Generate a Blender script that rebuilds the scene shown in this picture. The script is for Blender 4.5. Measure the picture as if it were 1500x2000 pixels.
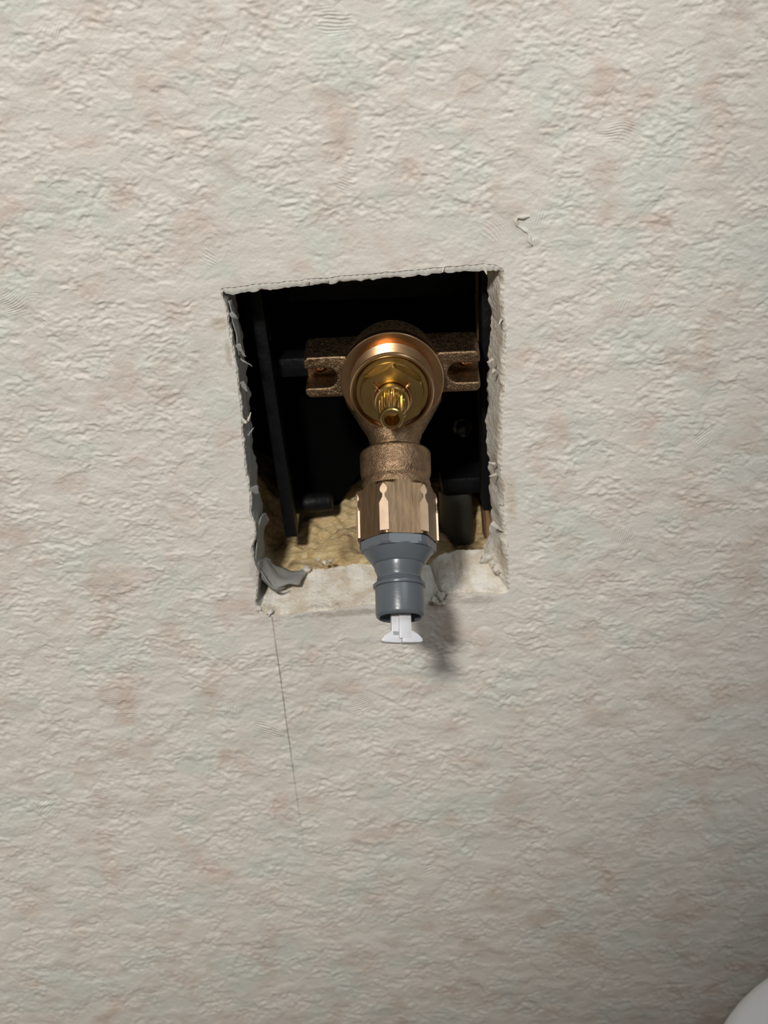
import bpy, bmesh, math, random
import numpy as np
from mathutils import Matrix, Vector, noise as mnoise

for o in list(bpy.data.objects):
    bpy.data.objects.remove(o)
S = bpy.context.scene
COL = S.collection
random.seed(7)

# ------------------------------------------------------------------ camera
H0 = 1.20                                   # height of the hole's centre above the floor (m)
CAM = Vector((-0.00004, -0.5213, 0.2512 + H0))
PITCH, YAW, ROLL = 0.49212, 0.00493, -0.06729
FPX = 2900.0                                # focal length in pixels of a 1500 x 2000 frame
fwd = Vector((math.sin(YAW) * math.cos(PITCH), math.cos(YAW) * math.cos(PITCH), -math.sin(PITCH)))
rgt = Vector((math.cos(YAW), -math.sin(YAW), 0))
upv = rgt.cross(fwd)
r2 = math.cos(ROLL) * rgt + math.sin(ROLL) * upv
u2 = -math.sin(ROLL) * rgt + math.cos(ROLL) * upv
cd = bpy.data.cameras.new('camera')
cam = bpy.data.objects.new('camera', cd)
COL.objects.link(cam)
cam.matrix_world = Matrix(((r2.x, u2.x, -fwd.x, CAM.x), (r2.y, u2.y, -fwd.y, CAM.y),
                           (r2.z, u2.z, -fwd.z, CAM.z), (0, 0, 0, 1)))
cd.sensor_fit = 'VERTICAL'
cd.sensor_height = 24.0
cd.lens = FPX / 2000 * 24.0
cd.clip_start = 0.01
cd.dof.use_dof = True
cd.dof.focus_distance = 0.553
cd.dof.aperture_fstop = 9.0
S.camera = cam

# ------------------------------------------------------------------ light
S.view_settings.view_transform = 'Standard'
S.view_settings.look = 'None'
S.view_settings.gamma = 1.0
S.view_settings.use_curve_mapping = False
S.view_settings.exposure = 0.0

W = bpy.data.worlds.new('world')
S.world = W
W.use_nodes = True
W.node_tree.nodes['Background'].inputs[0].default_value = (1.0, 0.89, 0.76, 1)
W.node_tree.nodes['Background'].inputs[1].default_value = 0.12


def area(name, loc, target, size, energy, color, sy=None):
    l = bpy.data.lights.new(name, 'AREA')
    l.energy = energy
    l.color = color
    l.size = size
    if sy:
        l.shape = 'RECTANGLE'
        l.size_y = sy
    o = bpy.data.objects.new(name, l)
    COL.objects.link(o)
    o.location = loc
    o.rotation_euler = (Vector(target) - Vector(loc)).to_track_quat('-Z', 'Y').to_euler()
    return o


def spot(name, loc, target, energy, color, size, blend, soft):
    l = bpy.data.lights.new(name, 'SPOT')
    l.energy = energy
    l.color = color
    l.spot_size = math.radians(size)
    l.spot_blend = blend
    l.shadow_soft_size = soft
    o = bpy.data.objects.new(name, l)
    COL.objects.link(o)
    o.location = loc
    o.rotation_euler = (Vector(target) - Vector(loc)).to_track_quat('-Z', 'Y').to_euler()
    return o


spot('ceiling_lamp_shadow_cone', (-0.44, -1.70, H0 + 1.48), (-0.260, 0, H0 + 0.256), 152.0, (1.0, 0.97, 0.91), 24.0, 0.06, 0.105)  # cone cut narrow so its edge stands in for an unbuilt person's shadow
area('window_light', (0.45, -0.50, H0 + 0.92), (0.1, 0, H0 + 0.2), 0.5, 2.6, (0.84, 0.93, 1.0))


# ------------------------------------------------------------------ helpers
def at(px, py, Y):
    """point of the plane y = Y that shows at this pixel of the photograph"""
    d = fwd * FPX + (px - 750) * r2 - (py - 1000) * u2
    t = (Y - CAM.y) / d.y
    return CAM + d * t


def tag(o, label=None, cat=None, group=None, kind=None):
    if label: o['label'] = label
    if cat: o['category'] = cat
    if group: o['group'] = group
    if kind: o['kind'] = kind
    return o


def empty(name, M=None):
    o = bpy.data.objects.new(name, None)
    o.empty_display_size = 0.02
    COL.objects.link(o)
    if M is not None: o.matrix_world = M
    return o


def link(name, me, mat=None, parent=None, smooth=True, angle=None):
    o = bpy.data.objects.new(name, me)
    COL.objects.link(o)
    if mat: me.materials.append(mat)
    if parent: o.parent = parent
    if smooth and len(me.polygons):
        me.polygons.foreach_set('use_smooth', [True] * len(me.polygons))
        if angle:
            me.set_sharp_from_angle(angle=math.radians(angle))
    return o


class MB:
    def __init__(s): s.v, s.f = [], []

    def add(s, vs, fs):
        b = len(s.v)
        s.v += [tuple(v) for v in vs]
        s.f += [tuple(b + i for i in f) for f in fs]

    def lathe(s, prof, M=Matrix(), seg=64, rad=None, closed=False):
        """prof: (radius, height) along local z; rad(phi, r, h) -> r may shape it"""
        vs, fs = [], []
        n = len(prof)
        for r, h in prof:
            for k in range(seg):
                a = 2 * math.pi * k / seg
                rr = rad(a, r, h) if rad else r
                vs.append(M @ Vector((rr * math.sin(a), rr * math.cos(a), h)))
        for i in range(n - 1 + (1 if closed else 0)):
            j = (i + 1) % n
            for k in range(seg):
                k2 = (k + 1) % seg
                fs.append((i * seg + k, j * seg + k, j * seg + k2, i * seg + k2))
        if not closed:
            fs.append(tuple(range(seg)))
            fs.append(tuple((n - 1) * seg + k for k in reversed(range(seg))))
        s.add(vs, fs)

    def box(s, c, d, M=Matrix()):
        x, y, z = d[0] / 2, d[1] / 2, d[2] / 2
        vs = [M @ (Vector(c) + Vector((sx * x, sy * y, sz * z))) for sx in (-1, 1) for sy in (-1, 1) for sz in (-1, 1)]
        s.add(vs, [(0, 1, 3, 2), (4, 6, 7, 5), (0, 4, 5, 1), (2, 3, 7, 6), (0, 2, 6, 4), (1, 5, 7, 3)])

    def prism(s, poly, z0, z1, M=Matrix(), bev=0.0):
        """extrude a 2-D polygon (local x, y) from z0 to z1"""
        n = len(poly)
        vs = [M @ Vector((x, y, z0)) for x, y in poly] + [M @ Vector((x, y, z1)) for x, y in poly]
        fs = [tuple(range(n)), tuple(reversed(range(n, 2 * n)))]
        fs += [(i, n + i, n + (i + 1) % n, (i + 1) % n) for i in range(n)]
        s.add(vs, fs)

    def tube(s, pts, rads, seg=8):
        vs, fs = [], []
        pts = [Vector(p) for p in pts]
        for i, p in enumerate(pts):
            t = (pts[min(i + 1, len(pts) - 1)] - pts[max(i - 1, 0)]).normalized()
            a = t.orthogonal().normalized() if i == 0 else (a - t * a.dot(t)).normalized()
            b = t.cross(a)
            r = rads[i] if isinstance(rads, (list, tuple)) else rads
            for k in range(seg):
                w = 2 * math.pi * k / seg
                vs.append(p + (a * math.cos(w) + b * math.sin(w)) * r)
        for i in range(len(pts) - 1):
            for k in range(seg):
                k2 = (k + 1) % seg
                fs.append((i * seg + k, i * seg + k2, (i + 1) * seg + k2, (i + 1) * seg + k))
        fs.append(tuple(reversed(range(seg))))
        fs.append(tuple((len(pts) - 1) * seg + k for k in range(seg)))
        s.add(vs, fs)

    def mesh(s, name, recalc=True):
        me = bpy.data.meshes.new(name)
        me.from_pydata(s.v, [], s.f)
        if recalc:
            bm = bmesh.new()
            bm.from_mesh(me)
            bmesh.ops.recalc_face_normals(bm, faces=bm.faces)
            bm.to_mesh(me)
            bm.free()
        me.update()
        return me

    def build(s, name, mat, parent=None, smooth=True, angle=35, bevel=0.0, bseg=2):
        me = s.mesh(name)
        if bevel:
            bm = bmesh.new()
            bm.from_mesh(me)
            es = [e for e in bm.edges if len(e.link_faces) == 2 and e.calc_face_angle(0) > math.radians(25)]
            bmesh.ops.bevel(bm, geom=es, offset=bevel, segments=bseg, profile=0.5, affect='EDGES', clamp_overlap=True)
            bm.to_mesh(me)
            bm.free()
        return link(name, me, mat, parent, smooth, angle)


# vectorised gradient noise -------------------------------------------------
_rng = np.random.default_rng(11)
_P = _rng.permutation(4096)
_G = _rng.normal(size=(4096, 2))
_G /= np.linalg.norm(_G, axis=1)[:, None]


def pn(x, z, seed=0):
    xi = np.floor(x).astype(np.int64)
    zi = np.floor(z).astype(np.int64)
    xf, zf = x - xi, z - zi
    u = xf * xf * xf * (xf * (xf * 6 - 15) + 10)
    v = zf * zf * zf * (zf * (zf * 6 - 15) + 10)

    def g(i, j):
        h = _P[(_P[(xi + i + seed * 131) & 4095] + zi + j + seed * 17) & 4095]
        gr = _G[h]
        return gr[..., 0] * (xf - i) + gr[..., 1] * (zf - j)
    a = g(0, 0) * (1 - u) + g(1, 0) * u
    b = g(0, 1) * (1 - u) + g(1, 1) * u
    return (a * (1 - v) + b * v) * 1.5


def sstep(a, b, x):
    t = np.clip((x - a) / (b - a), 0, 1)
    return t * t * (3 - 2 * t)


# ------------------------------------------------------------------ materials
class NT:
    def __init__(s, name):
        s.m = bpy.data.materials.new(name)
        s.m.use_nodes = True
        s.t = s.m.node_tree
        s.b = s.t.nodes['Principled BSDF']
        s.co = s.t.nodes.new('ShaderNodeTexCoord').outputs['Object']

    def n(s, kind, **kw):
        nd = s.t.nodes.new(kind)
        for k, v in kw.items(): setattr(nd, k, v)
        return nd

    def put(s, sock, v):
        if hasattr(v, 'is_linked') or isinstance(v, bpy.types.NodeSocket): s.t.links.new(v, sock)
        else: sock.default_value = v

    def math(s, op, a, b=0.0, c=None):
        nd = s.n('ShaderNodeMath', operation=op)
        s.put(nd.inputs[0], a)
        s.put(nd.inputs[1], b)
        if c is not None: s.put(nd.inputs[2], c)
        return nd.outputs[0]

    def noise(s, scale, detail=2, rough=0.5, dist=0.0, vec=None, out='Fac'):
        nd = s.n('ShaderNodeTexNoise')
        s.put(nd.inputs['Vector'], vec or s.co)
        nd.inputs['Scale'].default_value = scale
        nd.inputs['Detail'].default_value = detail
        nd.inputs['Roughness'].default_value = rough
        nd.inputs['Distortion'].default_value = dist
        return nd.outputs[out]

    def mapr(s, v, a, b, c=0.0, d=1.0):
        nd = s.n('ShaderNodeMapRange')
        nd.interpolation_type = 'SMOOTHSTEP'
        s.put(nd.inputs[0], v)
        for i, k in enumerate((a, b, c, d)): nd.inputs[i + 1].default_value = k
        return nd.outputs[0]

    def mix(s, f, a, b, mode='MIX'):
        nd = s.n('ShaderNodeMix', data_type='RGBA', blend_type=mode)
        s.put(nd.inputs[0], f)
        for sock, v in ((nd.inputs[6], a), (nd.inputs[7], b)):
            if isinstance(v, tuple): sock.default_value = (*v, 1) if len(v) == 3 else v
            else: s.t.links.new(v, sock)
        return nd.outputs[2]

    def scaled(s, sc, rot=(0, 0, 0)):
        nd = s.n('ShaderNodeMapping')
        s.t.links.new(s.co, nd.inputs[0])
        nd.inputs['Rotation'].default_value = rot
        n2 = s.n('ShaderNodeMapping')
        s.t.links.new(nd.outputs[0], n2.inputs[0])
        n2.inputs['Scale'].default_value = sc
        return n2.outputs[0]

    def bump(s, h, dist, strength=1.0, prev=None):
        nd = s.n('ShaderNodeBump')
        nd.inputs['Strength'].default_value = strength
        nd.inputs['Distance'].default_value = dist
        s.put(nd.inputs['Height'], h)
        if prev is not None: s.t.links.new(prev, nd.inputs['Normal'])
        return nd.outputs[0]

    def set(s, color=None, rough=None, metal=None, normal=None, spec=None, **kw):
        i = s.b.inputs
        if color is not None: s.put(i['Base Color'], (*color, 1) if isinstance(color, tuple) else color)
        if rough is not None: s.put(i['Roughness'], rough)
        if metal is not None: i['Metallic'].default_value = metal
        if spec is not None: i['Specular IOR Level'].default_value = spec
        if normal is not None: s.t.links.new(normal, i['Normal'])
        for k, v in kw.items(): i[k].default_value = v
        return s.m


def mat_wallpaper():
    t = NT('embossed_wallpaper')
    sep = t.n('ShaderNodeSeparateXYZ')
    t.t.links.new(t.co, sep.inputs[0])
    X, Z = sep.outputs[0], sep.outputs[2]
    pink = t.mapr(t.noise(50, 2.5, 0.5, 0.3), 0.47, 0.74)
    pinkb = t.mapr(t.noise(140, 2, 0.5), 0.30, 0.65, 0.55, 1.0)
    pk = t.math('MULTIPLY', pink, pinkb)
    green = t.mapr(t.noise(38, 2, 0.5, vec=t.scaled((1, 1, 1), (0.6, 1.1, 0.3))), 0.48, 0.66)
    base = (0.75, 0.708, 0.652)
    c = t.mix(t.math('MULTIPLY', green, 0.6), base, (0.67, 0.69, 0.64))
    c = t.mix(t.math('MULTIPLY', pk, 0.74), c, (0.635, 0.515, 0.435))
    # a grubby patch left of the hole and dusty smears under it
    dirt = t.mapr(t.noise(420, 3, 0.7), 0.60, 0.78)
    c = t.mix(t.math('MULTIPLY', dirt, 0.12), c, (0.45, 0.38, 0.28))
    for (sx_, sy_, rx_, rz_, col_, k_) in ((430, 632, .0050, .0038, (0.42, 0.34, 0.20), 0.40), (446, 690, .0016, .008, (0.40, 0.33, 0.22), 0.5),
                                           (700, 1196, .034, .0022, (0.38, 0.33, 0.27), 0.65), (930, 1172, .014, .0030, (0.40, 0.35, 0.30), 0.6),
                                           (1000, 985, .0030, .012, (0.55, 0.45, 0.28), 0.5), (500, 1120, .0035, .010, (0.42, 0.39, 0.36), 0.5)):
        q_ = at(sx_, sy_, 0)
        ex = t.math('POWER', t.math('MULTIPLY', t.math('SUBTRACT', X, q_.x), 1 / rx_), 2.0)
        ez = t.math('POWER', t.math('MULTIPLY', t.math('SUBTRACT', Z, q_.z), 1 / rz_), 2.0)
        g_ = t.mapr(t.math('ADD', t.math('ADD', ex, ez), t.math('MULTIPLY', t.noise(330, 3, 0.6), 1.6)), 0.7, 1.7, 1.0, 0.0)
        c = t.mix(t.math('MULTIPLY', g_, k_), c, col_)
    # butt joint between two wallpaper drops: a fine dark line below the hole
    A, B = at(531, 1204, 0), at(603, 1720, 0)
    sl = (B.x - A.x) / (B.z - A.z)
    wob = t.math('MULTIPLY', t.math('SUBTRACT', t.noise(40, 2), 0.5), 0.0006)
    lx = t.math('ADD', t.math('MULTIPLY_ADD', Z, sl, A.x - sl * A.z), wob)
    d = t.math('ABSOLUTE', t.math('SUBTRACT', X, lx))
    line = t.mapr(d, 0.00010, 0.00042, 1.0, 0.0)
    line = t.math('MULTIPLY', line, t.mapr(Z, A.z - 0.0005, A.z + 0.0005, 1.0, 0.0))
    fade = t.mapr(Z, at(603, 1760, 0).z, at(545, 1350, 0).z, 0.0, 0.75)
    fade = t.math('MULTIPLY', fade, t.mapr(t.noise(160, 2), 0.3, 0.6, 0.45, 1))
    c = t.mix(t.math('MULTIPLY', line, fade), c, (0.16, 0.13, 0.10))
    # fine relief: paper grain and combed trowel marks
    vor = t.n('ShaderNodeTexVoronoi')
    wv = t.n('ShaderNodeVectorMath', operation='ADD')
    t.t.links.new(t.co, wv.inputs[0])
    nv = t.n('ShaderNodeVectorMath', operation='SCALE')
    t.t.links.new(t.noise(90, 2, out='Color'), nv.inputs[0])
    nv.inputs['Scale'].default_value = 0.012
    t.t.links.new(nv.outputs[0], wv.inputs[1])
    t.t.links.new(wv.outputs[0], vor.inputs['Vector'])
    vor.inputs['Scale'].default_value = 48
    sc = t.n('ShaderNodeSeparateColor')
    t.t.links.new(vor.outputs['Color'], sc.inputs[0])
    ang = t.math('MULTIPLY', sc.outputs[0], 6.283)
    ph = t.math('ADD', t.math('MULTIPLY', X, t.math('COSINE', ang)), t.math('MULTIPLY', Z, t.math('SINE', ang)))
    ph = t.math('ADD', ph, t.math('MULTIPLY', t.noise(55, 1), 0.010))
    comb = t.math('SINE', t.math('MULTIPLY', ph, 6.283 / 0.00105))
    cm = t.math('MULTIPLY', t.math('GREATER_THAN', sc.outputs[1], 0.74),
                t.mapr(vor.outputs['Distance'], 0.25, 0.5, 1.0, 0.0))
    comb = t.math('MULTIPLY', comb, cm)
    nrm = t.bump(t.math('MULTIPLY', comb, 0.5), 0.00016)
    nrm = t.bump(t.noise(850, 3, 0.6), 0.00020, 1.0, nrm)
    return t.set(c, 0.58, 0, nrm, 0.35)


def mat_gypsum():
    t = NT('broken_gypsum')
    n = t.noise(120, 4, 0.6)
    c = t.mix(t.mapr(n, 0.4, 0.68), (0.84, 0.80, 0.72), (0.66, 0.575, 0.46))
    c = t.mix(t.mapr(t.noise(520, 3, 0.6), 0.64, 0.78, 0, 0.7), c, (0.36, 0.28, 0.19))
    h = t.bump(t.noise(380, 5, 0.65), 0.0011)
    return t.set(c, 0.95, 0, t.bump(t.noise(1500, 2), 0.0003, 1.0, h), 0.1)


def mat_paper():
    t = NT('torn_paper')
    c = t.mix(t.noise(300, 3), (0.74, 0.70, 0.62), (0.60, 0.54, 0.45))
    return t.set(c, 0.9, 0, t.bump(t.noise(1300, 3), 0.0003), 0.15)


def mat_edge():
    t = NT('white_paper_edge')
    c = t.mix(t.noise(200, 3), (0.90, 0.88, 0.84), (0.82, 0.79, 0.73))
    return t.set(c, 0.8, 0, t.bump(t.noise(700, 2), 0.0002), 0.2)


def mat_lining_shade():  # grey of the backing paper, also used as painted shade on the left cut
    t = NT('grey_backing_paper_and_shade')
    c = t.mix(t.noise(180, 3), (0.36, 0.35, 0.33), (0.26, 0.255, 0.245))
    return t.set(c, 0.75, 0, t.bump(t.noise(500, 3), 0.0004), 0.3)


def mat_cast():
    t = NT('cast_bronze')
    c = t.mix(t.mapr(t.noise(420, 4, 0.65), 0.35, 0.7), (0.27, 0.175, 0.102), (0.40, 0.275, 0.165))
    c = t.mix(t.mapr(t.noise(60, 2), 0.4, 0.7, 0, 0.5), c, (0.17, 0.105, 0.07))
    h = t.bump(t.noise(1800, 3, 0.6), 0.00030)
    h = t.bump(t.noise(500, 2, 0.5), 0.00030, 1.0, h)
    return t.set(c, t.mapr(t.noise(900, 2), 0.3, 0.7, 0.30, 0.44), 1.0, h)


def mat_turned(name, col, rough, lines=0.0):
    t = NT(name)
    c = t.mix(t.mapr(t.noise(150, 3), 0.35, 0.7, 0, 0.5), col, tuple(k * 0.7 for k in col))
    h = t.bump(t.noise(2500, 2), 0.000006)
    return t.set(c, rough, 1.0, h)


def mat_hex():
    t = NT('scraped_bronze_flats')
    v = t.scaled((1.0, 1.0, 0.12), (math.radians(46), 0, 0))
    n = t.noise(900, 4, 0.65, vec=v)
    c = t.mix(t.mapr(n, 0.35, 0.68), (0.15, 0.098, 0.056), (0.23, 0.148, 0.083))
    c = t.mix(t.mapr(t.noise(110, 3, 0.6), 0.48, 0.66, 0, 0.6), c, (0.17, 0.115, 0.08))
    return t.set(c, 0.38, 1.0, t.bump(n, 0.00006))


def mat_plastic(name, col, rough, bump=0.00003, sss=0.0):
    t = NT(name)
    return t.set(col, rough, 0, t.bump(t.noise(1200, 2), bump), 0.5)


def mat_black(name, col, rough, spec=0.25):
    t = NT(name)
    c = t.mix(t.mapr(t.noise(500, 4, 0.7), 0.60, 0.75, 0, 0.5), col, tuple(k * 2.2 + 0.001 for k in col))
    h = t.bump(t.noise(260, 3), 0.0005)
    return t.set(c, rough, 0, h, spec)


def mat_wool():
    t = NT('glass_wool')
    v = t.scaled((0.35, 1.0, 1.6), (0.3, 0.2, 0.35))
    n = t.noise(420, 5, 0.7, 1.2, vec=v)
    c = t.mix(t.mapr(n, 0.32, 0.68), (0.48, 0.335, 0.15), (0.78, 0.62, 0.37))
    c = t.mix(t.mapr(t.noise(55, 3), 0.56, 0.70, 0, 0.6), c, (0.22, 0.13, 0.07))
    return t.set(c, 0.95, 0, t.bump(n, 0.0008), 0.1)


def mat_wood():
    t = NT('stud_wood')
    v = t.scaled((1, 1, 0.06))
    c = t.mix(t.noise(300, 4, 0.6, 0.5, vec=v), (0.26, 0.14, 0.07), (0.42, 0.26, 0.14))
    return t.set(c, 0.8, 0, t.bump(t.noise(400, 3, vec=v), 0.0004), 0.2)


M_WALL, M_GYP, M_PAPER, M_LIN_SHADE = mat_wallpaper(), mat_gypsum(), mat_paper(), mat_lining_shade()
M_EDGE = mat_edge()
M_CAST, M_HEX, M_WOOL, M_WOOD = mat_cast(), mat_hex(), mat_wool(), mat_wood()
M_RING = mat_turned('turned_bronze', (0.62, 0.40, 0.22), 0.26)
M_BRASS = mat_turned('yellow_brass', (0.60, 0.43, 0.17), 0.25)
M_COPPER = mat_turned('fresh_copper', (0.80, 0.46, 0.28), 0.25)
M_FACET = mat_turned('milled_bronze', (1.0, 0.76, 0.54), 0.45)
M_FACET.node_tree.nodes['Principled BSDF'].inputs['Metallic'].default_value = 0.6
M_GREY = mat_plastic('grey_plastic', (0.105, 0.12, 0.138), 0.30)
M_GREYIN = mat_plastic('grey_plastic_inside', (0.10, 0.115, 0.135), 0.4)
M_WHITE = mat_plastic('white_plastic', (0.70, 0.70, 0.74), 0.35)
M_APPL = mat_plastic('appliance_white', (0.88, 0.88, 0.90), 0.30)
M_BLACK = mat_black('black_painted_steel', (0.0035, 0.004, 0.005), 0.5)
M_DARK = mat_black('dark_cavity', (0.002, 0.002, 0.002), 0.95, 0.03)
M_PIPE = mat_plastic('grey_pipe', (0.07, 0.075, 0.065), 0.5, 0.0002)
M_FLOOR = NT('floor_vinyl')
M_FLOOR = M_FLOOR.set(M_FLOOR.mix(M_FLOOR.noise(6, 4), (0.42, 0.33, 0.24), (0.34, 0.26, 0.18)), 0.5)

# ------------------------------------------------------------------ the wall with its cut hole
TH = 0.019                                   # board thickness
hole_px = [(430, 564), (470, 559), (520, 553), (600, 545), (700, 536), (800, 527), (870, 520), (905, 518), (940, 515),
           (968, 516), (984, 524), (987, 548), (983, 580), (986, 620), (992, 650), (987, 700), (985, 760), (983, 800),
           (981, 850), (980, 900), (984, 940), (988, 975), (984, 1005), (990, 1035), (988, 1065), (993, 1095), (995, 1130),
           (996, 1156), (975, 1160), (940, 1156), (900, 1158), (872, 1161), (868, 1174), (850, 1182), (820, 1180),
           (770, 1180), (720, 1181), (680, 1186), (640, 1193), (600, 1195), (560, 1201), (530, 1200), (508, 1192),
           (497, 1178), (501, 1150), (502, 1120), (494, 1096), (490, 1070), (497, 1050), (498, 1030), (487, 1000),
           (489, 975), (485, 950), (478, 915), (476, 880), (472, 850), (471, 810), (466, 770), (461, 720), (455, 685),
           (448, 650), (443, 620), (440, 595), (432, 580)]
hp = np.array([[at(x, y, 0).x, at(x, y, 0).z - H0] for x, y in hole_px])


def resample(P, step):
    Q = []
    n = len(P)
    for i in range(n):
        a, b = P[i], P[(i + 1) % n]
        k = max(1, int(np.linalg.norm(b - a) / step))
        for j in range(k): Q.append(a + (b - a) * j / k)
    return np.array(Q)


hd = resample(hp, 0.0006)
for _ in range(3): hd = hd * 0.5 + 0.25 * (np.roll(hd, 1, 0) + np.roll(hd, -1, 0))
tan = np.roll(hd, -1, 0) - np.roll(hd, 1, 0)
tan /= np.linalg.norm(tan, axis=1)[:, None]
inward = np.stack([tan[:, 1], -tan[:, 0]], 1)        # clockwise outline seen from the room: inside is to the right
if ((hd + inward * 0.002).mean(0) - hd.mean(0)).dot(hd.mean(0)) > 1: inward = -inward
if ((hd[0] + inward[0] * 0.01 - hd.mean(0)) ** 2).sum() > ((hd[0] - hd.mean(0)) ** 2).sum(): inward = -inward
arc = np.arange(len(hd)) * 0.0006
jag = pn(arc / 0.0045, arc * 0 + 3.3, 1) * 0.6 + pn(arc / 0.0021, arc * 0 + 7.1, 2) * 0.3
hole = hd + inward * (jag * 0.00055)[:, None]


def in_poly(x, z, P):
    r = np.zeros(x.shape, bool)
    n = len(P)
    for i in range(n):
        x1, z1 = P[i]
        x2, z2 = P[(i + 1) % n]
        c = ((z1 > z) != (z2 > z))
        if c.any(): r ^= c & (x < (x2 - x1) * (z - z1) / (z2 - z1 + 1e-15) + x1)
    return r


def axis_lines(lo, hi, fine, far_lo, far_hi):
    c = np.concatenate([np.linspace(a, b, int((b - a) / st), endpoint=False) for a, b, st in fine])
    out_hi, st = [c[-1] + 0.001], 0.001
    while out_hi[-1] < far_hi: st *= 1.45; out_hi.append(out_hi[-1] + st)
    out_lo, st = [c[0] - 0.001], 0.001
    while out_lo[-1] > far_lo: st *= 1.45; out_lo.append(out_lo[-1] - st)
    return np.concatenate([out_lo[::-1], c, out_hi])


gx = axis_lines(0, 0, [(-0.208, 0.186, 0.00046)], -1.2, 1.2)
gz = axis_lines(0, 0, [(-0.338, -0.1, 0.00056), (-0.1, 0.184, 0.00043)], -H0, 1.1)
gz[0] = -H0
GX, GZ = np.meshgrid(gx, gz)


def plate_rect(x, z):
    """signed distance to the print of the old cover plate around the hole (m, negative inside)"""
    P = [(-0.068, -0.060), (0.061, 0.058)]
    a = at(357, 480, 0)
    b = at(1022, 428, 0)
    cx, cz = 0.5 * (a.x + b.x), (a.z + b.z) / 2 - H0
    x0, x1, z1 = a.x, b.x, 0.5 * (a.z + b.z) - H0 + 0.003
    z0 = at(640, 1245, 0).z - H0
    dx = np.maximum(x0 - x, x - x1)
    dz = np.maximum(z0 - z, z - z1)
    return np.maximum(dx, dz)


def relief(x, z):
    wx = x + 0.0022 * pn(x / 0.007, z / 0.006, 21) + 0.0007 * pn(x / 0.0022, z / 0.0018, 23)
    wz = z + 0.0016 * pn(x / 0.007, z / 0.006, 22) + 0.0006 * pn(x / 0.0022, z / 0.0018, 24)
    big = pn(wx / 0.019, wz / 0.014, 3)
    mid = pn(wx / 0.0085, wz / 0.0055, 4)
    sm = pn(wx / 0.0036, wz / 0.0023, 5)
    gr = pn(x / 0.0019, z / 0.0013, 6)
    # trowelled terraces with crisp ragged edges
    f = 0.62 * big + 0.50 * mid + 0.16 * sm
    ter = 0.55 * sstep(-0.26, -0.20, f) + 0.60 * sstep(0.02, 0.07, f) + 0.55 * sstep(0.28, 0.34, f) + 0.30 * f
    # clusters of crumbly grains between the smooth patches
    m_ = 0.12 + 0.88 * sstep(-0.22, 0.22, pn(x / 0.017, z / 0.013, 51) + 0.45 * pn(x / 0.006, z / 0.0045, 52))
    lump_ = 0.55 - 1.9 * np.abs(pn(wx / 0.0046, wz / 0.0027, 53))
    h = 0.70 * ter + m_ * (0.55 * lump_ + 0.55 * sm + 0.48 * gr) + 0.10 * gr
    ridge = np.maximum(0, 1 - np.abs(pn(wx / 0.024, wz / 0.020, 9)) * 22) * sstep(0.0, 0.35, pn(x / 0.03, z / 0.03, 10))
    h = h + 0.35 * ridge
    d = plate_rect(x, z)
    h = h * (0.50 + 0.50 * sstep(-0.002, 0.001, d))
    h -= 0.16 * np.exp(-(d / 0.0007) ** 2)
    return h * 0.00040


hgt = relief(GX, GZ)
fade = sstep(-0.35, -0.338, GZ) * (1 - sstep(0.184, 0.196, GZ)) * sstep(-0.22, -0.208, GX) * (1 - sstep(0.186, 0.198, GX))
hgt = hgt * fade
bbx = (hd[:, 0].min() - .003, hd[:, 0].max() + .003, hd[:, 1].min() - .003, hd[:, 1].max() + .003)
cxm = 0.25 * (GX[:-1, :-1] + GX[1:, :-1] + GX[:-1, 1:] + GX[1:, 1:])
czm = 0.25 * (GZ[:-1, :-1] + GZ[1:, :-1] + GZ[:-1, 1:] + GZ[1:, 1:])
near = (cxm > bbx[0]) & (cxm < bbx[1]) & (czm > bbx[2]) & (czm < bbx[3])
inside = np.zeros(cxm.shape, bool)
inside[near] = in_poly(cxm[near], czm[near], hole)
nz, nx = GX.shape
touch = np.zeros(GX.shape, bool)
cnt = np.zeros(GX.shape, int)
for a in (0, 1):
    for b in (0, 1):
        cnt[a:nz - 1 + a, b:nx - 1 + b] += inside
bd = (cnt > 0) & (cnt < 4)
ii = np.argwhere(bd)
hole_c = np.vstack([hole, hole[:1]])
for i, j in ii:                                           # pull the rim onto the cut line
    p = np.array([GX[i, j], GZ[i, j]])
    k = ((hole - p) ** 2).sum(1).argmin()
    best = None
    for m in (k - 1, k):
        a, b = hole[m % len(hole)], hole[(m + 1) % len(hole)]
        t = np.clip(np.dot(p - a, b - a) / max(np.dot(b - a, b - a), 1e-14), 0, 1)
        qq = a + t * (b - a)
        if best is None or ((qq - p) ** 2).sum() < ((best - p) ** 2).sum(): best = qq
    GX[i, j], GZ[i, j] = best
idx = np.arange(nz * nx).reshape(nz, nx)
quads = np.stack([idx[:-1, :-1], idx[:-1, 1:], idx[1:, 1:], idx[1:, :-1]], -1)[~inside]
co = np.stack([GX.ravel(), -hgt.ravel(), GZ.ravel() + H0], 1)
used = np.zeros(nz * nx, bool)
used[quads.ravel()] = True
remap = np.cumsum(used) - 1
co = co[used]
quads = remap[quads].astype(np.int32)
me = bpy.data.meshes.new('wall_back')
me.vertices.add(len(co))
me.vertices.foreach_set('co', co.astype(np.float32).ravel())
me.loops.add(quads.size)
me.loops.foreach_set('vertex_index', quads.ravel())
me.polygons.add(len(quads))
me.polygons.foreach_set('loop_start', np.arange(0, quads.size, 4, dtype=np.int32))
me.polygons.foreach_set('use_smooth', np.ones(len(quads), bool))
me.update(calc_edges=True)
wall = link('wall_back', me, M_WALL, smooth=False)
tag(wall, 'cream embossed wallpaper wall with pinkish blotches and a rough square hole', 'wall', kind='structure')

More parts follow.
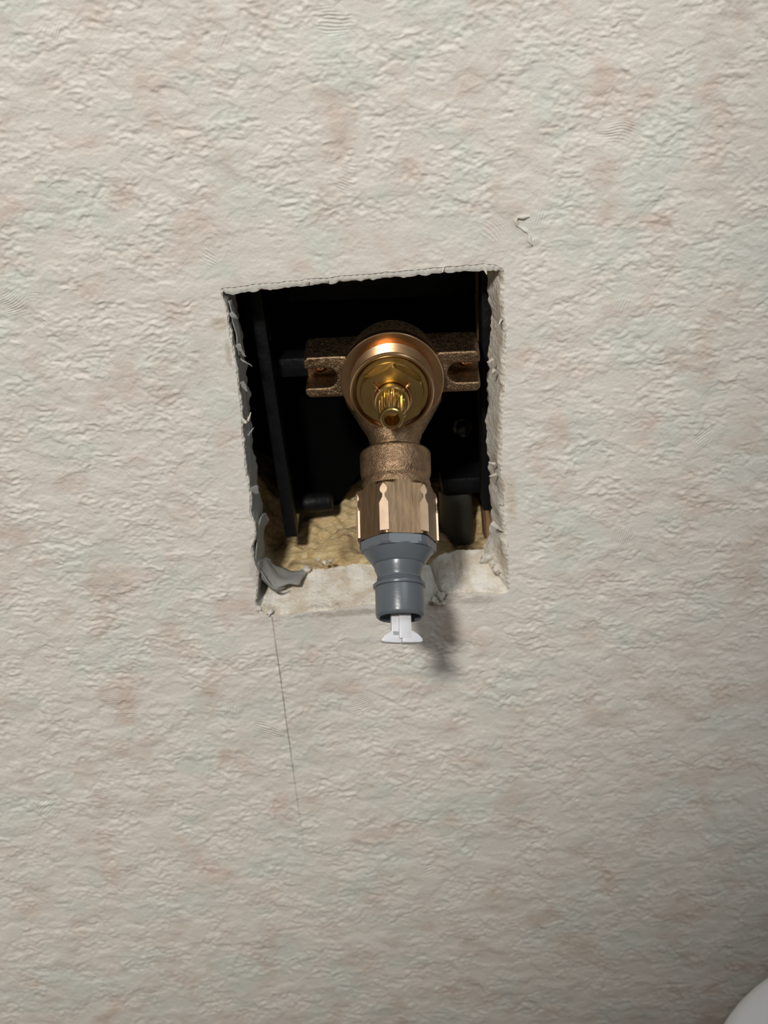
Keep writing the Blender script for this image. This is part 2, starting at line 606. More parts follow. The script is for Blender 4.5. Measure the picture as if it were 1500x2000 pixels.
# board edge inside the hole: lofted rings from the paper to the back of the board
side = np.zeros((len(hd), 4))                              # weights: top, right, bottom, left
for i, n_ in enumerate(inward):
    side[i] = [max(0, -n_[1]), max(0, -n_[0]), max(0, n_[1]), max(0, n_[0])]
side = side ** 2
side /= side.sum(1)[:, None]
for _ in range(8): side = side * 0.5 + 0.25 * (np.roll(side, 1, 0) + np.roll(side, -1, 0))
rings = []
prof = [  # depth, inset of top / right / bottom / left, raggedness
    (0.0002, (-0.0020, -0.0016, -0.0016, -0.0016), 0.0), (0.0003, (0.0000, 0.0000, 0.0, 0.0), 0.0),
    (0.0005, (0.0012, 0.0005, -0.0012, 0.0004), 0.15),
    (0.0010, (0.0023, 0.0008, -0.0010, 0.0006), 0.5), (0.0014, (0.0029, 0.0012, 0.0006, 0.0008), 0.9),
    (0.0030, (0.0026, 0.0016, 0.0010, 0.0010), 0.5), (0.0060, (0.0015, 0.0022, 0.0022, 0.0013), 0.4),
    (0.0095, (0.0010, 0.0027, 0.0040, 0.0016), 0.4), (0.0130, (0.0010, 0.0032, 0.0060, 0.0019), 0.5),
    (0.0165, (0.0008, 0.0037, 0.0078, 0.0021), 0.9), (TH, (0.0005, 0.0042, 0.0086, 0.0024), 1.5),
    (TH + 0.001, (-0.004, -0.002, -0.002, -0.002), 0.5)]
nr = len(hd)
vs, fs = [], []
for li, (dep, ins, rag) in enumerate(prof):
    off = side @ np.array(ins)
    n1 = pn(arc / 0.0040, arc * 0 + dep * 260, 31) * 0.6 + pn(arc / 0.0026, arc * 0 + dep * 700, 32) * 0.45
    n1 += side[:, 2] * pn(arc / 0.011, arc * 0 + dep * 160, 33) * 1.6
    cr_ = ((hd - np.array([at(984, 1125, 0).x, at(984, 1125, 0).z - H0])) ** 2).sum(1)
    off = off + 0.0055 * np.exp(-cr_ / 0.009 ** 2) * float(sstep(0.002, 0.014, dep)) * (dep < TH + 0.0005)
    p = (hole if li < 3 else hd) + inward * (off + n1 * rag * 0.0009)[:, None]
    for k in range(nr): vs.append((p[k, 0], dep + 0.0002 * math.sin(k * 1.7), p[k, 1] + H0))
for li in range(len(prof) - 1):
    for k in range(nr):
        k2 = (k + 1) % nr
        fs.append((li * nr + k, li * nr + k2, (li + 1) * nr + k2, (li + 1) * nr + k))
mb = MB()
mb.add(vs, fs)
core = mb.build('gypsum_core', M_GYP, wall, angle=50)
core.data.materials.append(M_LIN_SHADE)
core.data.materials.append(M_EDGE)
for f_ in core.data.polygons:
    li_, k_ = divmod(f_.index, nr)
    if li_ >= 3 and side[k_, 3] > 0.6: f_.material_index = 1  # left cut faces: their shade is painted in with the darker grey
    elif li_ <= 4 and side[k_, 0] > 0.5: f_.material_index = 2
core['label'] = 'chalky broken plasterboard edge'


def shred(px, py, dy, length, width, ang, curl, name='paper_shred', mat=M_PAPER, Y=0.0, thick=0.00022):
    """a curled strip of torn paper rooted at a spot of the rim"""
    length *= 0.62
    width *= 0.6
    p = at(px, py, Y)
    n = 7
    d = Vector((math.cos(ang), 0, math.sin(ang)))
    sdir = Vector((-math.sin(ang), 0, math.cos(ang)))
    pts = []
    cur = Vector(p)
    head = 0.0
    for i in range(n + 1):
        pts.append(cur.copy())
        head = curl * (i / n)
        step = d * math.cos(head) + Vector((0, dy, 0)) * math.sin(head)
        cur = cur + step * (length / n)
        cur += Vector((random.uniform(-1, 1), random.uniform(-1, 1), random.uniform(-1, 1))) * length * 0.03
    m = MB()
    vs = []
    for i, c in enumerate(pts):
        w = width * (1 - 0.75 * (i / n) ** 1.5) * random.uniform(0.75, 1.15) / 2
        for s_, q in ((-1, 0), (1, 0), (1, thick), (-1, thick)):
            vs.append(c + sdir * (w * s_) + Vector((0, -q, 0)))
    fs = []
    for i in range(n):
        for k in range(4):
            k2 = (k + 1) % 4
            fs.append((i * 4 + k, i * 4 + k2, i * 4 + 4 + k2, i * 4 + 4 + k))
    fs += [(0, 1, 2, 3), (n * 4 + 3, n * 4 + 2, n * 4 + 1, n * 4)]
    m.add(vs, fs)
    return m.build(name, mat, wall, angle=60)


R_ = math.radians
for a in [(484, 822, 1, .0064, .0016, R_(62), .3), (481, 826, 1, .0050, .0022, R_(120), .3),
          (944, 520, -1, .0050, .0020, R_(-70), .5), (866, 521, -1, .0034, .0018, R_(-100), .7),
          (830, 527, -1, .0030, .0012, R_(-60), .7), (600, 549, 1, .0022, .0020, R_(-80), .7),
          (640, 546, 1, .0024, .0012, R_(-110), .7), (980, 622, -1, .0040, .0016, R_(-120), .8),
          (963, 700, 1, .0050, .0020, R_(-140), .6), (966, 720, 1, .0050, .0026, R_(-115), .5),
          (968, 905, 1, .0045, .0018, R_(170), .5), (970, 925, 1, .0050, .0020, R_(200), .6),
          (983, 985, -1, .0048, .0022, R_(150), .5), (988, 938, -1, .0042, .0018, R_(-30), .6),
          (985, 650, -1, .0050, .0018, R_(-80), -.4)]:
    shred(*a)
for a in [(450, 610, 1, .0070, .0034, R_(-55), .8), (464, 672, 1, .0110, .0034, R_(-68), .5), (470, 700, 1, .0090, .0012, R_(-45), .4),
          (472, 745, 1, .0080, .0036, R_(-75), .5), (484, 850, 1, .0070, .0012, R_(50), .4), (494, 950, 1, .0095, .0058, R_(-68), .8)]:
    shred(*a, mat=M_LIN_SHADE)
# long torn tongue in the lower right corner
for a in [(961, 1020, 1, .011, .0032, R_(-45), .3), (978, 1045, -1, .0085, .0035, R_(-62), .4),
          (1030, 985, -1, .0045, .0010, R_(-70), .2)]:
    shred(*a)


def lump(px, py, Y, r, name='plaster_lump', mat=M_GYP, flat=0.7):
    p = at(px, py, Y)
    bm = bmesh.new()
    bmesh.ops.create_icosphere(bm, subdivisions=3, radius=1.0)
    sx, sy, sz = r * random.uniform(.9, 1.4), r * random.uniform(.8, 1.1), r * flat * random.uniform(.8, 1.2)
    off = Vector((random.random() * 50, random.random() * 50, 0))
    for v in bm.verts:
        k = 1 + 0.45 * mnoise.noise(v.co * 1.6 + off) + 0.22 * mnoise.noise(v.co * 4 + off)
        v.co = Vector((v.co.x * sx, v.co.y * sy, v.co.z * sz)) * k
    m_ = bpy.data.meshes.new(name)
    bm.to_mesh(m_)
    bm.free()
    o = link(name, m_, mat, wall)
    o.location = p
    o.rotation_euler = (random.random(), random.random(), random.random() * 6)
    return o


for a in [(505, 1189, .0010, .0017), (527, 1195, .0006, .0016), (868, 1150, .0012, .0019), (862, 1162, .0002, .0020),
          (852, 1174, .0002, .0020), (866, 1178, -.0002, .0012), (955, 1088, .012, .0030), (970, 1112, .006, .0024),
          (600, 1112, .0185, .0020), (622, 1093, .0235, .0009), (634, 1099, .021, .0008), (645, 1096, .022, .0011),
          (800, 1115, .017, .0022), (900, 1102, .017, .0020)]:
    lump(*a)

# a curl of dried glue on the paper up and right of the hole
m = MB()
gp = [(1034, 422), (1022, 424), (1012, 424), (1007, 430), (1010, 440), (1020, 446), (1030, 452), (1034, 460), (1034, 470), (1040, 480)]
pts = [at(x, y, -0.0007 - 0.0004 * math.sin(i)) for i, (x, y) in enumerate(gp)]
fine = []
for i in range(len(pts) - 1):
    for k in range(4): fine.append(pts[i].lerp(pts[i + 1], k / 4))
m.tube(fine, [0.0007 * (0.6 + 0.5 * math.sin(i * .35) ** 2) for i in range(len(fine))], 8)
m.build('glue_thread', M_WALL, wall)


def sheet(paths, name, mat, widths=None, thick=0.0004):
    """a crumpled sheet lofted through rows of points"""
    n = len(paths[0])
    rows = []
    for P in paths: rows.append([Vector(p) for p in P])
    # refine by Catmull-Rom in both directions
    def cr(p0, p1, p2, p3, t):
        return 0.5 * ((2 * p1) + (p2 - p0) * t + (2 * p0 - 5 * p1 + 4 * p2 - p3) * t * t + (3 * p1 - p0 - 3 * p2 + p3) * t ** 3)
    def ref(L, k):
        out = []
        for i in range(len(L) - 1):
            a, b, c, d = L[max(i - 1, 0)], L[i], L[i + 1], L[min(i + 2, len(L) - 1)]
            for j in range(k): out.append(cr(a, b, c, d, j / k))
        return out + [L[-1]]
    rows = [ref(r, 5) for r in rows]
    cols = [ref([r[i] for r in rows], 5) for i in range(len(rows[0]))]
    nu, nv = len(cols), len(cols[0])
    vs = [cols[i][j] + Vector((0.0005, 0.0016, 0.0012)) * mnoise.noise(cols[i][j] * 170) for i in range(nu) for j in range(nv)]
    fs = [(i * nv + j, i * nv + j + 1, (i + 1) * nv + j + 1, (i + 1) * nv + j) for i in range(nu - 1) for j in range(nv - 1)]
    m = MB()
    m.add(vs, fs)
    o = m.build(name, mat, wall, angle=80)
    sm = o.modifiers.new('thickness', 'SOLIDIFY')
    sm.thickness = thick
    return o


# grey backing sheet peeled away inside the lower left corner
sheet([[at(508, 1012, .006), at(516, 1004, .012), at(526, 1010, .016)],
       [at(502, 1035, .004), at(510, 1034, .011), at(514, 1036, .016)],
       [at(500, 1062, .003), at(508, 1064, .010), at(515, 1072, .016)],
       [at(499, 1095, .003), at(508, 1088, .011), at(513, 1084, .018)],
       [at(503, 1128, .004), at(511, 1112, .011), at(514, 1092, .019)]], 'backing_paper', M_LIN_SHADE)
sheet([[at(506, 1096, .004), at(514, 1088, .011), at(530, 1092, .017)],
       [at(510, 1118, .004), at(520, 1106, .010), at(532, 1100, .018)],
       [at(522, 1136, .005), at(538, 1122, .010), at(545, 1108, .019)],
       [at(548, 1144, .006), at(562, 1132, .010), at(572, 1114, .019)],
       [at(585, 1140, .008), at(592, 1128, .012), at(604, 1112, .019)]], 'backing_paper', M_LIN_SHADE)
sheet([[at(503, 1110, .002), at(507, 1120, .005)], [at(512, 1124, .002), at(514, 1133, .005)],
       [at(530, 1140, .003), at(528, 1146, .005)], [at(556, 1147, .004), at(550, 1152, .005)]], 'backing_paper', M_LIN_SHADE)
# strip of paper along the left cut edge, its shade painted in as grey
sheet([[at(448, 585, .002), at(456, 590, .008)], [at(462, 650, .002), at(470, 652, .007)],
       [at(466, 700, .002), at(474, 700, .007)]], 'backing_paper', M_LIN_SHADE)
sheet([[at(462, 730, .002), at(475, 740, .008)], [at(470, 790, .002), at(482, 792, .008)],
       [at(475, 850, .002), at(487, 852, .008)], [at(482, 915, .002), at(492, 918, .008)],
       [at(488, 940, .002), at(494, 944, .007)]], 'backing_paper', M_LIN_SHADE)

# ------------------------------------------------------------------ inside the wall
back = MB()
back.box((0, 0.112, H0), (0.50, 0.01, 0.60))
wr = back.build('wall_rear', M_DARK, smooth=False)
tag(wr, 'black inner face at the back of the wall cavity', 'wall', kind='structure')
for nm, c, d in (('cavity_lining', (-0.245, 0.064, H0), (0.01, 0.086, 0.60)), ('cavity_lining', (0.245, 0.064, H0), (0.01, 0.086, 0.60)),
                 ('cavity_lining', (0, 0.064, H0 + 0.295), (0.48, 0.086, 0.01)), ('cavity_lining', (0, 0.064, H0 - 0.295), (0.48, 0.086, 0.01)),
                 ('board_back', (-0.155, 0.0205, H0), (0.17, 0.001, 0.58)), ('board_back', (0.155, 0.0205, H0), (0.17, 0.001, 0.58)),
                 ('board_back', (0, 0.0205, H0 + 0.185), (0.14, 0.001, 0.21)), ('board_back', (0, 0.0205, H0 - 0.185), (0.14, 0.001, 0.21))):
    m = MB()
    m.box(c, d)
    m.build(nm, M_DARK, wr, smooth=False)

# glass wool filling the bottom of the cavity
stud_left = at(948, 1020, .048).x
ux = np.linspace(-0.078, 0.072, 170)
uy = np.linspace(0.0196, 0.104, 100)
UX, UY = np.meshgrid(ux, uy)
xmax = 0.072 + (stud_left - 0.0008 - 0.072) * sstep(0.036, 0.0440, UY)
UX = -0.078 + (UX + 0.078) * (xmax + 0.078) / 0.15
hz = -0.0705 + 0.10 * (UY - 0.02) + 0.0065 * pn(UX / 0.020 + 4, UY / 0.020, 41) + 0.0030 * pn(UX / 0.008, UY / 0.008, 42) \
    + 0.0012 * pn(UX / 0.0045 + UY / 0.004, UY / 0.003, 43)
hz += 0.020 * np.exp(-((UX + 0.058) / 0.014) ** 2) * sstep(0.03, 0.07, UY) 
hz += 0.008 * np.exp(-((UX + 0.016) / 0.016) ** 2) * sstep(0.018, 0.045, UY)
hz = np.where(UX > 0.02, hz - 0.002, hz)
vs = [(UX[i, j], UY[i, j] + 0.003 * float(pn(np.array([UX[i, j] / .01]), np.array([hz[i, j] / .004]), 44)[0]) * (0.2 if i < 3 else 1),
       hz[i, j] + H0) for i in range(100) for j in range(170)]
fs = [(i * 170 + j, i * 170 + j + 1, (i + 1) * 170 + j + 1, (i + 1) * 170 + j) for i in range(99) for j in range(169)]
b = len(vs)
rim = [j for j in range(170)] + [i * 170 + 169 for i in range(1, 100)] + [99 * 170 + j for j in range(168, -1, -1)] + [i * 170 for i in range(98, 0, -1)]
vs += [(vs[r][0], vs[r][1], H0 - 0.29) for r in rim]
fs += [(rim[k], rim[(k + 1) % len(rim)], b + (k + 1) % len(rim), b + k) for k in range(len(rim))]
m = MB()
m.add(vs, fs)
wool = m.build('glass_wool', M_WOOL, angle=80)
tag(wool, 'yellowish fibrous glass wool insulation at the bottom of the hole', 'insulation', kind='stuff')

# studs
m = MB()
p = at(948, 1020, .048)
m.box((p.x + 0.0150, .0765, H0), (0.030, 0.060, 0.56))
st = m.build('wooden_stud', M_WOOD, bevel=0.001)
tag(st, 'brown wooden stud inside the wall behind the right edge of the hole', 'stud')

# black mounting bracket
br = empty('mounting_bracket', Matrix.Translation((0, 0.06, H0 - 0.05)))
tag(br, 'black steel mounting bracket with two uprights behind the bronze valve', 'bracket')
Bi = Matrix.Translation((0, -0.06, -(H0 - 0.05)))


def bar(name, a, b_, w, d, bev=0.0008, tw=0.0):
    """square bar between two points, w wide across the picture, d deep"""
    a, b_ = Bi @ Vector(a), Bi @ Vector(b_)
    z = (b_ - a).normalized()
    x = Vector((1, 0, 0)) if abs(z.x) < 0.7 else Vector((0, 0, 1))
    x = (x - z * x.dot(z)).normalized()
    y = z.cross(x)
    Mx = Matrix((x, y, z)).transposed().to_4x4()
    Mx.translation = (a + b_) / 2
    m = MB()
    m.box((0, 0, 0), (w, d, (b_ - a).length), Mx)
    return m.build(name, M_BLACK, br, bevel=bev)


YB = 0.034
t0, t1 = at(498, 560, YB), at(570, 1037, YB)
bar('upright', t0 + (t0 - t1) * 0.15, t1, 0.0052, 0.012)
t0, t1 = at(484, 545, YB + .008), at(512, 660, YB + .008)
bar('gusset', t0, t1, 0.009, 0.012)
t0, t1 = at(951, 500, YB - .004), at(953, 983, YB - .004)
bar('upright', t0 + (t0 - t1) * 0.15, t1, 0.0058, 0.014)
YC = 0.046
bar('crossbar', at(530, 712, YC), at(955, 690, YC), 0.0082, 0.010)
bar('crossbar', at(560, 560, YC + .02), at(955, 545, YC + .02), 0.010, 0.010)
bar('lower_crossbar', at(860, 936, .052), at(950, 930, .052), 0.0075, 0.016)
m = MB()
a, b_ = at(575, 985, .050), at(650, 978, .050)
m.tube([Bi @ a, Bi @ (a.lerp(b_, .9)), Bi @ (a.lerp(b_, .97)), Bi @ b_], [.0042, .0042, .0036, .0020], 20)
m.build('stub_pipe', M_BLACK, br)
m = MB()
pl = [Bi @ at(x, y, .066) for x, y in ((468, 560), (960, 535), (960, 905), (860, 935), (700, 925), (664, 985), (575, 992), (540, 900), (484, 870))]
n = len(pl)
vs = pl + [q + Vector((0, 0.004, 0)) for q in pl]
m.add(vs, [tuple(range(n)), tuple(reversed(range(n, 2 * n)))] + [(i, n + i, n + (i + 1) % n, (i + 1) % n) for i in range(n)])
m.build('back_plate', M_DARK, br, smooth=False)
# bolt with a bright rim at the right
p = Bi @ at(903, 830, .058)
Mb = Matrix.Translation(p) @ Matrix.Rotation(R_(90), 4, 'X')
m = MB()
m.lathe([(.0012, .0075), (.0024, .0072), (.0030, .0060), (.0030, .002), (.0036, .0018), (.0042, .0012), (.0042, -.012), (.001, -.012)], Mb, 32)
M_BOLT = mat_plastic('black_glossy_bolt', (0.012, 0.013, 0.015), 0.18)
m.build('bolt', M_BOLT, br)
# grey pipe rising out of the wool
m = MB()
a = at(895, 1094, .052)
m.lathe([(.0074, -.03), (.0074, .0), (.0072, .03), (.0072, .036), (.001, .036)], Matrix.Translation(a), 32)
pp = m.build('riser_pipe', M_PIPE)
tag(pp, 'grey plastic pipe standing in the insulation right of the valve', 'pipe')

# ------------------------------------------------------------------ the valve
Fo = at(766, 739, -0.002)
Mv = Matrix.Translation(Fo) @ Matrix.Rotation(R_(-2.5), 4, 'Z') @ Matrix.Rotation(R_(0.7), 4, 'Y')
valve = empty('water_valve', Mv)
tag(valve, 'bronze and brass water valve with side ears and grey nozzle in the wall hole', 'valve')
AX = R_(46)
Ms = Matrix.Rotation(R_(90), 4, 'X')                       # stem frame: local z points to the room (-y)
zo = Vector((0, -math.sin(AX), -math.cos(AX)))
no = Vector((0, -math.cos(AX), math.sin(AX)))              # faces the viewer
Mo = Matrix((Vector((1, 0, 0)), no, zo)).transposed().to_4x4()
Mo.translation = (0, 0.015, 0)
mm = 0.001


def mmp(L): return [(r * mm, h * mm) for r, h in L]


# cast body: fused from dome, ears, neck and collar
m = MB()
m.lathe(mmp([(19.3, 0.2), (19.3, -1.6), (18.6, -3.5), (17.8, -9), (17.2, -16), (15.5, -21), (12, -25), (6, -27)]), Ms, 96)
def ear(s):
    x0, x1, h = 9, 33.5, 8.3
    sx, sr = 25.0, 4.0                                      # slot: centre of its round end, half height
    zc = -0.4
    P = [(x0, h), (x1 - 1.5, h), (x1, h - 1.5)]
    P += [(x1, zc + sr)]
    for k in range(13):
        a = R_(90 + 180 * k / 12)
        P.append((sx + sr * math.cos(a), zc + sr * math.sin(a)))
    P += [(x1, zc - sr), (x1, -h + 1.5), (x1 - 1.5, -h), (x0, -h)]
    return [(s * x * mm, z * mm) for x, z in P]
me_ear = Matrix(((1, 0, 0, 0), (0, 0, -1, 0), (0, 1, 0, 0), (0, 0, 0, 1)))   # (x, z, depth) -> valve axes
for s in (-1, 1): m.prism(ear(s), -24 * mm, -3.6 * mm, me_ear)
def oval(a, r, h):                                        # the neck is a little broader across
    return r
m.lathe(mmp([(12, -4), (18.4, 4), (19.0, 9), (18.5, 15.5), (15.2, 21.5), (12.4, 26.5), (10.6, 29.5), (9.5, 33), (9.4, 40)]), Mo, 72)
m.lathe(mmp([(9, 36.4), (12.9, 37.0), (13.5, 37.8), (13.4, 45.5), (13.0, 47.0), (12.5, 47.8), (12.8, 48.8), (13.1, 50.2), (13.1, 55), (8, 55)]), Mo, 72)
me0 = m.mesh('body_rough')
tmp = bpy.data.objects.new('body_rough', me0)
COL.objects.link(tmp)
mod = tmp.modifiers.new('fuse', 'REMESH')
mod.mode = 'VOXEL'
mod.voxel_size = 0.00042
md2 = tmp.modifiers.new('soft', 'SMOOTH')
md2.factor = 0.5
md2.iterations = 7
dg = bpy.context.evaluated_depsgraph_get()
me1 = bpy.data.meshes.new_from_object(tmp.evaluated_get(dg))
bpy.data.objects.remove(tmp)
me1.name = 'valve_body'
o = link('valve_body', me1, M_CAST, valve)
o['label'] = 'rough cast bronze body'

# threaded collar with its machined flange
m = MB()
pr = [(19.3, -1.2), (19.5, -0.4), (19.5, 2.3), (19.2, 2.7), (16.3, 2.7), (15.0, 2.7), (14.8, 3.0)]
h = 3.0
while h < 11.2:
    pr += [(14.95, h), (15.75, h + 0.5), (15.75, h + 0.66), (14.8, h + 1.16)]
    h += 1.32
pr += [(15.0, 11.6), (15.6, 11.9), (15.6, 12.9), (15.2, 13.4), (14.6, 13.4), (14.3, 13.0), (14.25, 9.0), (10, 9.0)]
m.lathe(mmp(pr), Ms, 128)
o = m.build('threaded_collar', M_RING, valve, angle=28)
o['label'] = 'turned bronze flange and threaded ring'

# brass bonnet nut
m = MB()
m.lathe(mmp([(13.7, 9.2), (13.7, 12.2), (13.3, 12.7), (11.9, 12.8), (5, 12.8)]), Ms, 96)
def hexr(R, ph=0.0, rc=99):
    def f(a, r, h):
        k = ((a - ph + math.pi / 6) % (math.pi / 3)) - math.pi / 6
        # corners at multiples of 60 deg: apothem R cos30
        k2 = ((a - ph) % (math.pi / 3)) - math.pi / 6
        return min(r, R * math.cos(math.pi / 6) / math.cos(k2))
    return f
m.lathe(mmp([(11.9, 12.6), (11.9, 13.4), (11.6, 13.9), (10, 13.9)]), Ms, 96)
m.lathe(mmp([(12.6, 13.6), (12.6, 17.6), (11.9, 18.1), (6.4, 18.1), (6.4, 17.0), (3, 17.0)]), Ms, 180, rad=hexr(12.3 * mm, R_(5)))
o = m.build('bonnet_nut', M_BRASS, valve, angle=28)
o['label'] = 'yellow brass hexagonal bonnet nut'

# splined spindle
m = MB()
m.lathe(mmp([(6.0, 14), (6.0, 20.0), (6.35, 20.2), (6.35, 22.2), (5.9, 22.8), (4.6, 22.8)]), Ms, 64)
NT_ = 16
def spl(a, r, h):
    if 23.0 * mm < h < 34.2 * mm and r > 4.3 * mm:
        w = (a * NT_ / (2 * math.pi)) % 1.0
        tri = abs(w - 0.5) * 2
        return r - 1.0 * mm * min(1, max(0, (tri - 0.25) * 2))
    return r
m.lathe(mmp([(4.2, 21.5), (5.0, 22.4), (5.0, 23.1), (5.0, 33.2), (4.25, 34.6), (4.15, 36.6), (3.75, 37.0), (2.75, 37.0), (2.5, 36.4), (2.5, 29), (0.3, 28.5)]),
        Ms, 16 * 9, rad=spl)
o = m.build('spindle', M_BRASS, valve, angle=30)
o['label'] = 'splined brass spindle with a hollow tip'

# copper retaining clip
m = MB()
pts = []
for k in range(41):
    a = R_(48 + 264 * k / 40 + 180)
    pts.append(Ms @ Vector((6.75 * mm * math.sin(a), 6.75 * mm * math.cos(a), 18.6 * mm)))
e0, e1 = pts[0], pts[-1]
def flick(p):
    q = Ms.inverted() @ p
    d = Vector((q.x, q.y, 0)).normalized()
    return Ms @ (q + d * 1.8 * mm + Vector((0, 0.9 * mm, 0)))
# open end of the clip lies at the top
pts = []
for k in range(41):
    a = R_(52 + 256 * k / 40)
    pts.append(Ms @ Vector((6.75 * mm * math.sin(a), 6.75 * mm * math.cos(a), 19.2 * mm)))
pts = [flick(pts[0])] + pts + [flick(pts[-1])]
m.tube(pts, 0.55 * mm, 8)
o = m.build('retaining_clip', M_COPPER, valve)
o['label'] = 'copper coloured spring clip'

# screws seen through the ear slots
for s in (-1, 1):
    m = MB()
    Mx = Matrix.Translation((s * 28.0 * mm, 0, -0.2 * mm)) @ Ms
    m.lathe(mmp([(0.8, -14.2), (1.2, -14.4), (2.0, -14.8), (2.7, -15.6), (2.7, -16.6), (1.6, -16.6), (1.6, -26), (0.3, -26)]), Mx, 32)
    sc_ = m.build('mounting_screw', M_COPPER, valve)
    m = MB()
    m.box((s * 28.0 * mm, 14.3 * mm, -0.2 * mm), (0.6 * mm, 0.5 * mm, 1.7 * mm))
    m.box((s * 28.0 * mm, 14.35 * mm, -0.2 * mm), (1.7 * mm, 0.5 * mm, 0.6 * mm))
    m.build('cross_slot', M_BLACK, sc_)
    # back wall of the slot
    m = MB()
    m.box((s * 26.5 * mm, 18.0 * mm, -0.4 * mm), (13.6 * mm, 2.0 * mm, 8.4 * mm))
    m.build('slot_back', M_CAST, valve, bevel=.0003)

# hexagonal collar
PH = R_(-17)
def hexc(R, tr):
    """hexagon with blunted corners"""
    def f(a, r, h):
        k2 = ((a - PH) % (math.pi / 3)) - math.pi / 6
        kc = ((a - PH + math.pi / 6) % (math.pi / 3)) - math.pi / 6
        return min(r, R * math.cos(math.pi / 6) / math.cos(k2), tr / math.cos(kc))
    return f
m = MB()
m.lathe(mmp([(12.5, 51.8), (13.6, 52.2), (15.4, 53.4), (15.4, 72.0), (14.9, 72.8), (9, 72.8)]), Mo, 288, rad=hexc(15.55 * mm, 15.2 * mm))
hx = m.build('hex_collar', M_HEX, valve, angle=14)
hx['label'] = 'brown bronze hexagonal collar'
for k in range(6):
    a = PH + k * math.pi / 3
    Mk = Mo @ Matrix.Rotation(-a, 4, 'Z')
    P = []
    w = 1.75
    P += [(-w, 73.4), (-w, 62.5), (-0.45, 60.2), (-0.45, 58.9)]
    for j in range(9):
        b_ = R_(-62 - 236 * j / 8 - 180)
        P.append((1.5 * math.sin(R_(200 + 320 * j / 8)) * 0.95, 57.4 - 1.55 * math.cos(R_(200 + 320 * j / 8)) * -1))
    P = [(-w, 73.0), (-w, 62.5), (-0.45, 60.2), (-0.45, 59.0), (-1.25, 58.2), (-1.45, 57.3), (-1.2, 56.4), (-0.55, 55.5), (0, 54.9),
         (0.55, 55.5), (1.2, 56.4), (1.45, 57.3), (1.25, 58.2), (0.45, 59.0), (0.45, 60.2), (w, 62.5), (w, 73.0)]
    P = [(x, z - 1.2) for x, z in P]
    n = len(P)
    vs = [Mk @ Vector((x * mm, 15.28 * mm, z * mm)) for x, z in P] + [Mk @ Vector((x * mm, 14.2 * mm, z * mm)) for x, z in P]
    m = MB()
    m.add(vs, [tuple(range(n)), tuple(reversed(range(n, 2 * n)))] + [(i, n + i, n + (i + 1) % n, (i + 1) % n) for i in range(n)])
    m.build('corner_facet', M_FACET, hx, smooth=False)

# grey plastic nozzle
m = MB()
m.lathe(mmp([(11, 72.0), (13.4, 72.4), (13.4, 73.0), (14.3, 73.1), (14.45, 73.3), (14.45, 75.8), (13.9, 76.5), (9, 77.5)]), Mo, 288, rad=hexc(15.1 * mm, 14.3 * mm))
PH_save = PH
noz = empty('nozzle')
noz.parent = valve
noz['label'] = 'grey plastic hose nozzle'
m.build('nozzle_flange', M_GREY, noz, angle=20)
m = MB()
m.lathe(mmp([(13.3, 76.0), (13.1, 76.6), (9.9, 80.9), (9.55, 81.4), (9.25, 81.5), (9.0, 83.2), (8.3, 85.0), (8.05, 86.2), (8.3, 86.5), (8.35, 86.9), (8.1, 87.2),
             (8.5, 87.8), (9.3, 88.5), (9.75, 88.9), (9.8, 89.6), (9.65, 90.0), (9.05, 90.2), (9.05, 100.0), (8.8, 101.0), (8.2, 101.5), (7.7, 101.3), (7.5, 100.6),
             (7.4, 93.5), (0.4, 93.0)]), Mo, 96)
m.build('nozzle_tube', M_GREY, noz, angle=40)

# ------------------------------------------------------------------ white plug in the nozzle
base = Mv @ Mo
plug = empty('nozzle_plug', base @ Matrix.Translation((0, 0, 0.1052)))
tag(plug, 'small white plastic T-shaped plug hanging from the grey nozzle', 'plug')
Rp = Matrix.Rotation(R_(-16), 4, 'Z')
dz = -105.2
m = MB()
m.box((0, 0, (101.6 + dz) * mm), (7.2 * mm, 2.2 * mm, 14 * mm), Rp)
m.box((1.2 * mm, 0.3 * mm, (102.1 + dz) * mm), (4.6 * mm, 4.6 * mm, 15.0 * mm), Rp)
m.build('shaft', M_WHITE, plug, bevel=0.0004)
Mw = Rp @ Matrix(((1, 0, 0, 0), (0, 0, 1, 0), (0, 1, 0, 0), (0, 0, 0, 1)))
m = MB()
P = [(0, 106.3), (3.2, 106.3), (4.6, 106.9), (6.4, 108.1), (7.5, 109.4), (7.7, 110.5), (6.6, 110.9), (3.0, 111.1), (0, 111.1)]
m.prism([(x * mm, (z + dz) * mm) for x, z in P], -1.6 * mm, 2.5 * mm, Mw)
P = [(0, 111.0), (-3.0, 111.0), (-6.6, 110.8), (-7.7, 110.4), (-7.5, 109.4), (-6.4, 108.1), (-4.6, 106.9), (-3.2, 106.3), (0, 106.3)]
m.prism([(x * mm, (z + dz) * mm) for x, z in P], -1.6 * mm, 1.1 * mm, Mw)
m.build('wing_grip', M_WHITE, plug, bevel=0.0005)

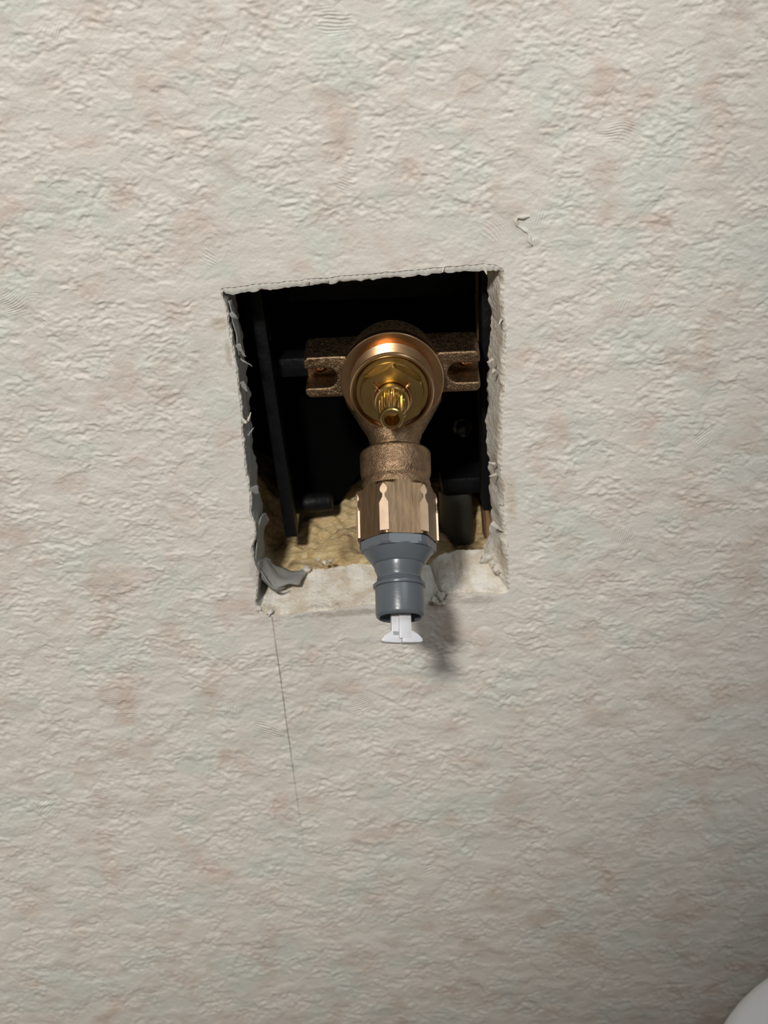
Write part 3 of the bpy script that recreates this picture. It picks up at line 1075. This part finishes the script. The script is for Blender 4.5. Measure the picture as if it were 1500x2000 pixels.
# ------------------------------------------------------------------ washing machine below right
wm = empty('washing_machine', Matrix.Translation((0.419, -0.327, 0)))
tag(wm, 'white washing machine with a rounded corner at the lower right', 'washing machine')


def rrect(w, d, r, n=14):
    P = []
    for cx, cy, a0 in ((w / 2 - r, d / 2 - r, 0), (-w / 2 + r, d / 2 - r, 90), (-w / 2 + r, -d / 2 + r, 180), (w / 2 - r, -d / 2 + r, 270)):
        for k in range(n + 1):
            a = R_(a0 + 90 * k / n)
            P.append((cx + r * math.cos(a), cy + r * math.sin(a)))
    return P


def stack(name, lev, mat, parent):
    m = MB()
    L = [[Vector((x, y, z)) for x, y in rrect(w, d, r)] for w, d, r, z in lev]
    n = len(L[0])
    vs = [p for l in L for p in l]
    fs = [(i * n + k, i * n + (k + 1) % n, (i + 1) * n + (k + 1) % n, (i + 1) * n + k) for i in range(len(L) - 1) for k in range(n)]
    fs += [tuple(reversed(range(n))), tuple((len(L) - 1) * n + k for k in range(n))]
    m.add(vs, fs)
    return m.build(name, mat, parent, angle=40)


ZT = H0 - 0.25
wd, dp = 0.604, 0.604
stack('cabinet', [(wd - .012, dp - .012, .085, .02), (wd - .012, dp - .012, .085, ZT - .06)], M_APPL, wm)
lv = [(wd, dp, .090, ZT - .06)]
for k in range(7):
    a = R_(90 * k / 6)
    lv.append((wd - .024 * (1 - math.cos(a)), dp - .024 * (1 - math.cos(a)), 0.090 - .012 * (1 - math.cos(a)), ZT - .012 + .012 * math.sin(a)))
lv.append((wd - .09, dp - .09, .03, ZT + .001))
stack('top_panel', lv, M_APPL, wm)
stack('lid', [(.46, .42, .04, ZT), (.46, .42, .04, ZT + .006), (.45, .41, .035, ZT + .009)], M_APPL, wm)
for sx in (-1, 1):
    for sy in (-1, 1):
        m = MB()
        m.lathe([(.02, 0), (.022, .004), (.022, .016), (.018, .022)], Matrix.Translation((sx * .24, sy * .24, 0)), 24)
        m.build('foot', M_BLACK, wm)

m = MB()
m.box((0, -1.2, -0.01), (2.4, 2.4, 0.02))
fl = m.build('floor', M_FLOOR, smooth=False)
tag(fl, 'brown floor below the wall', 'floor', kind='structure')
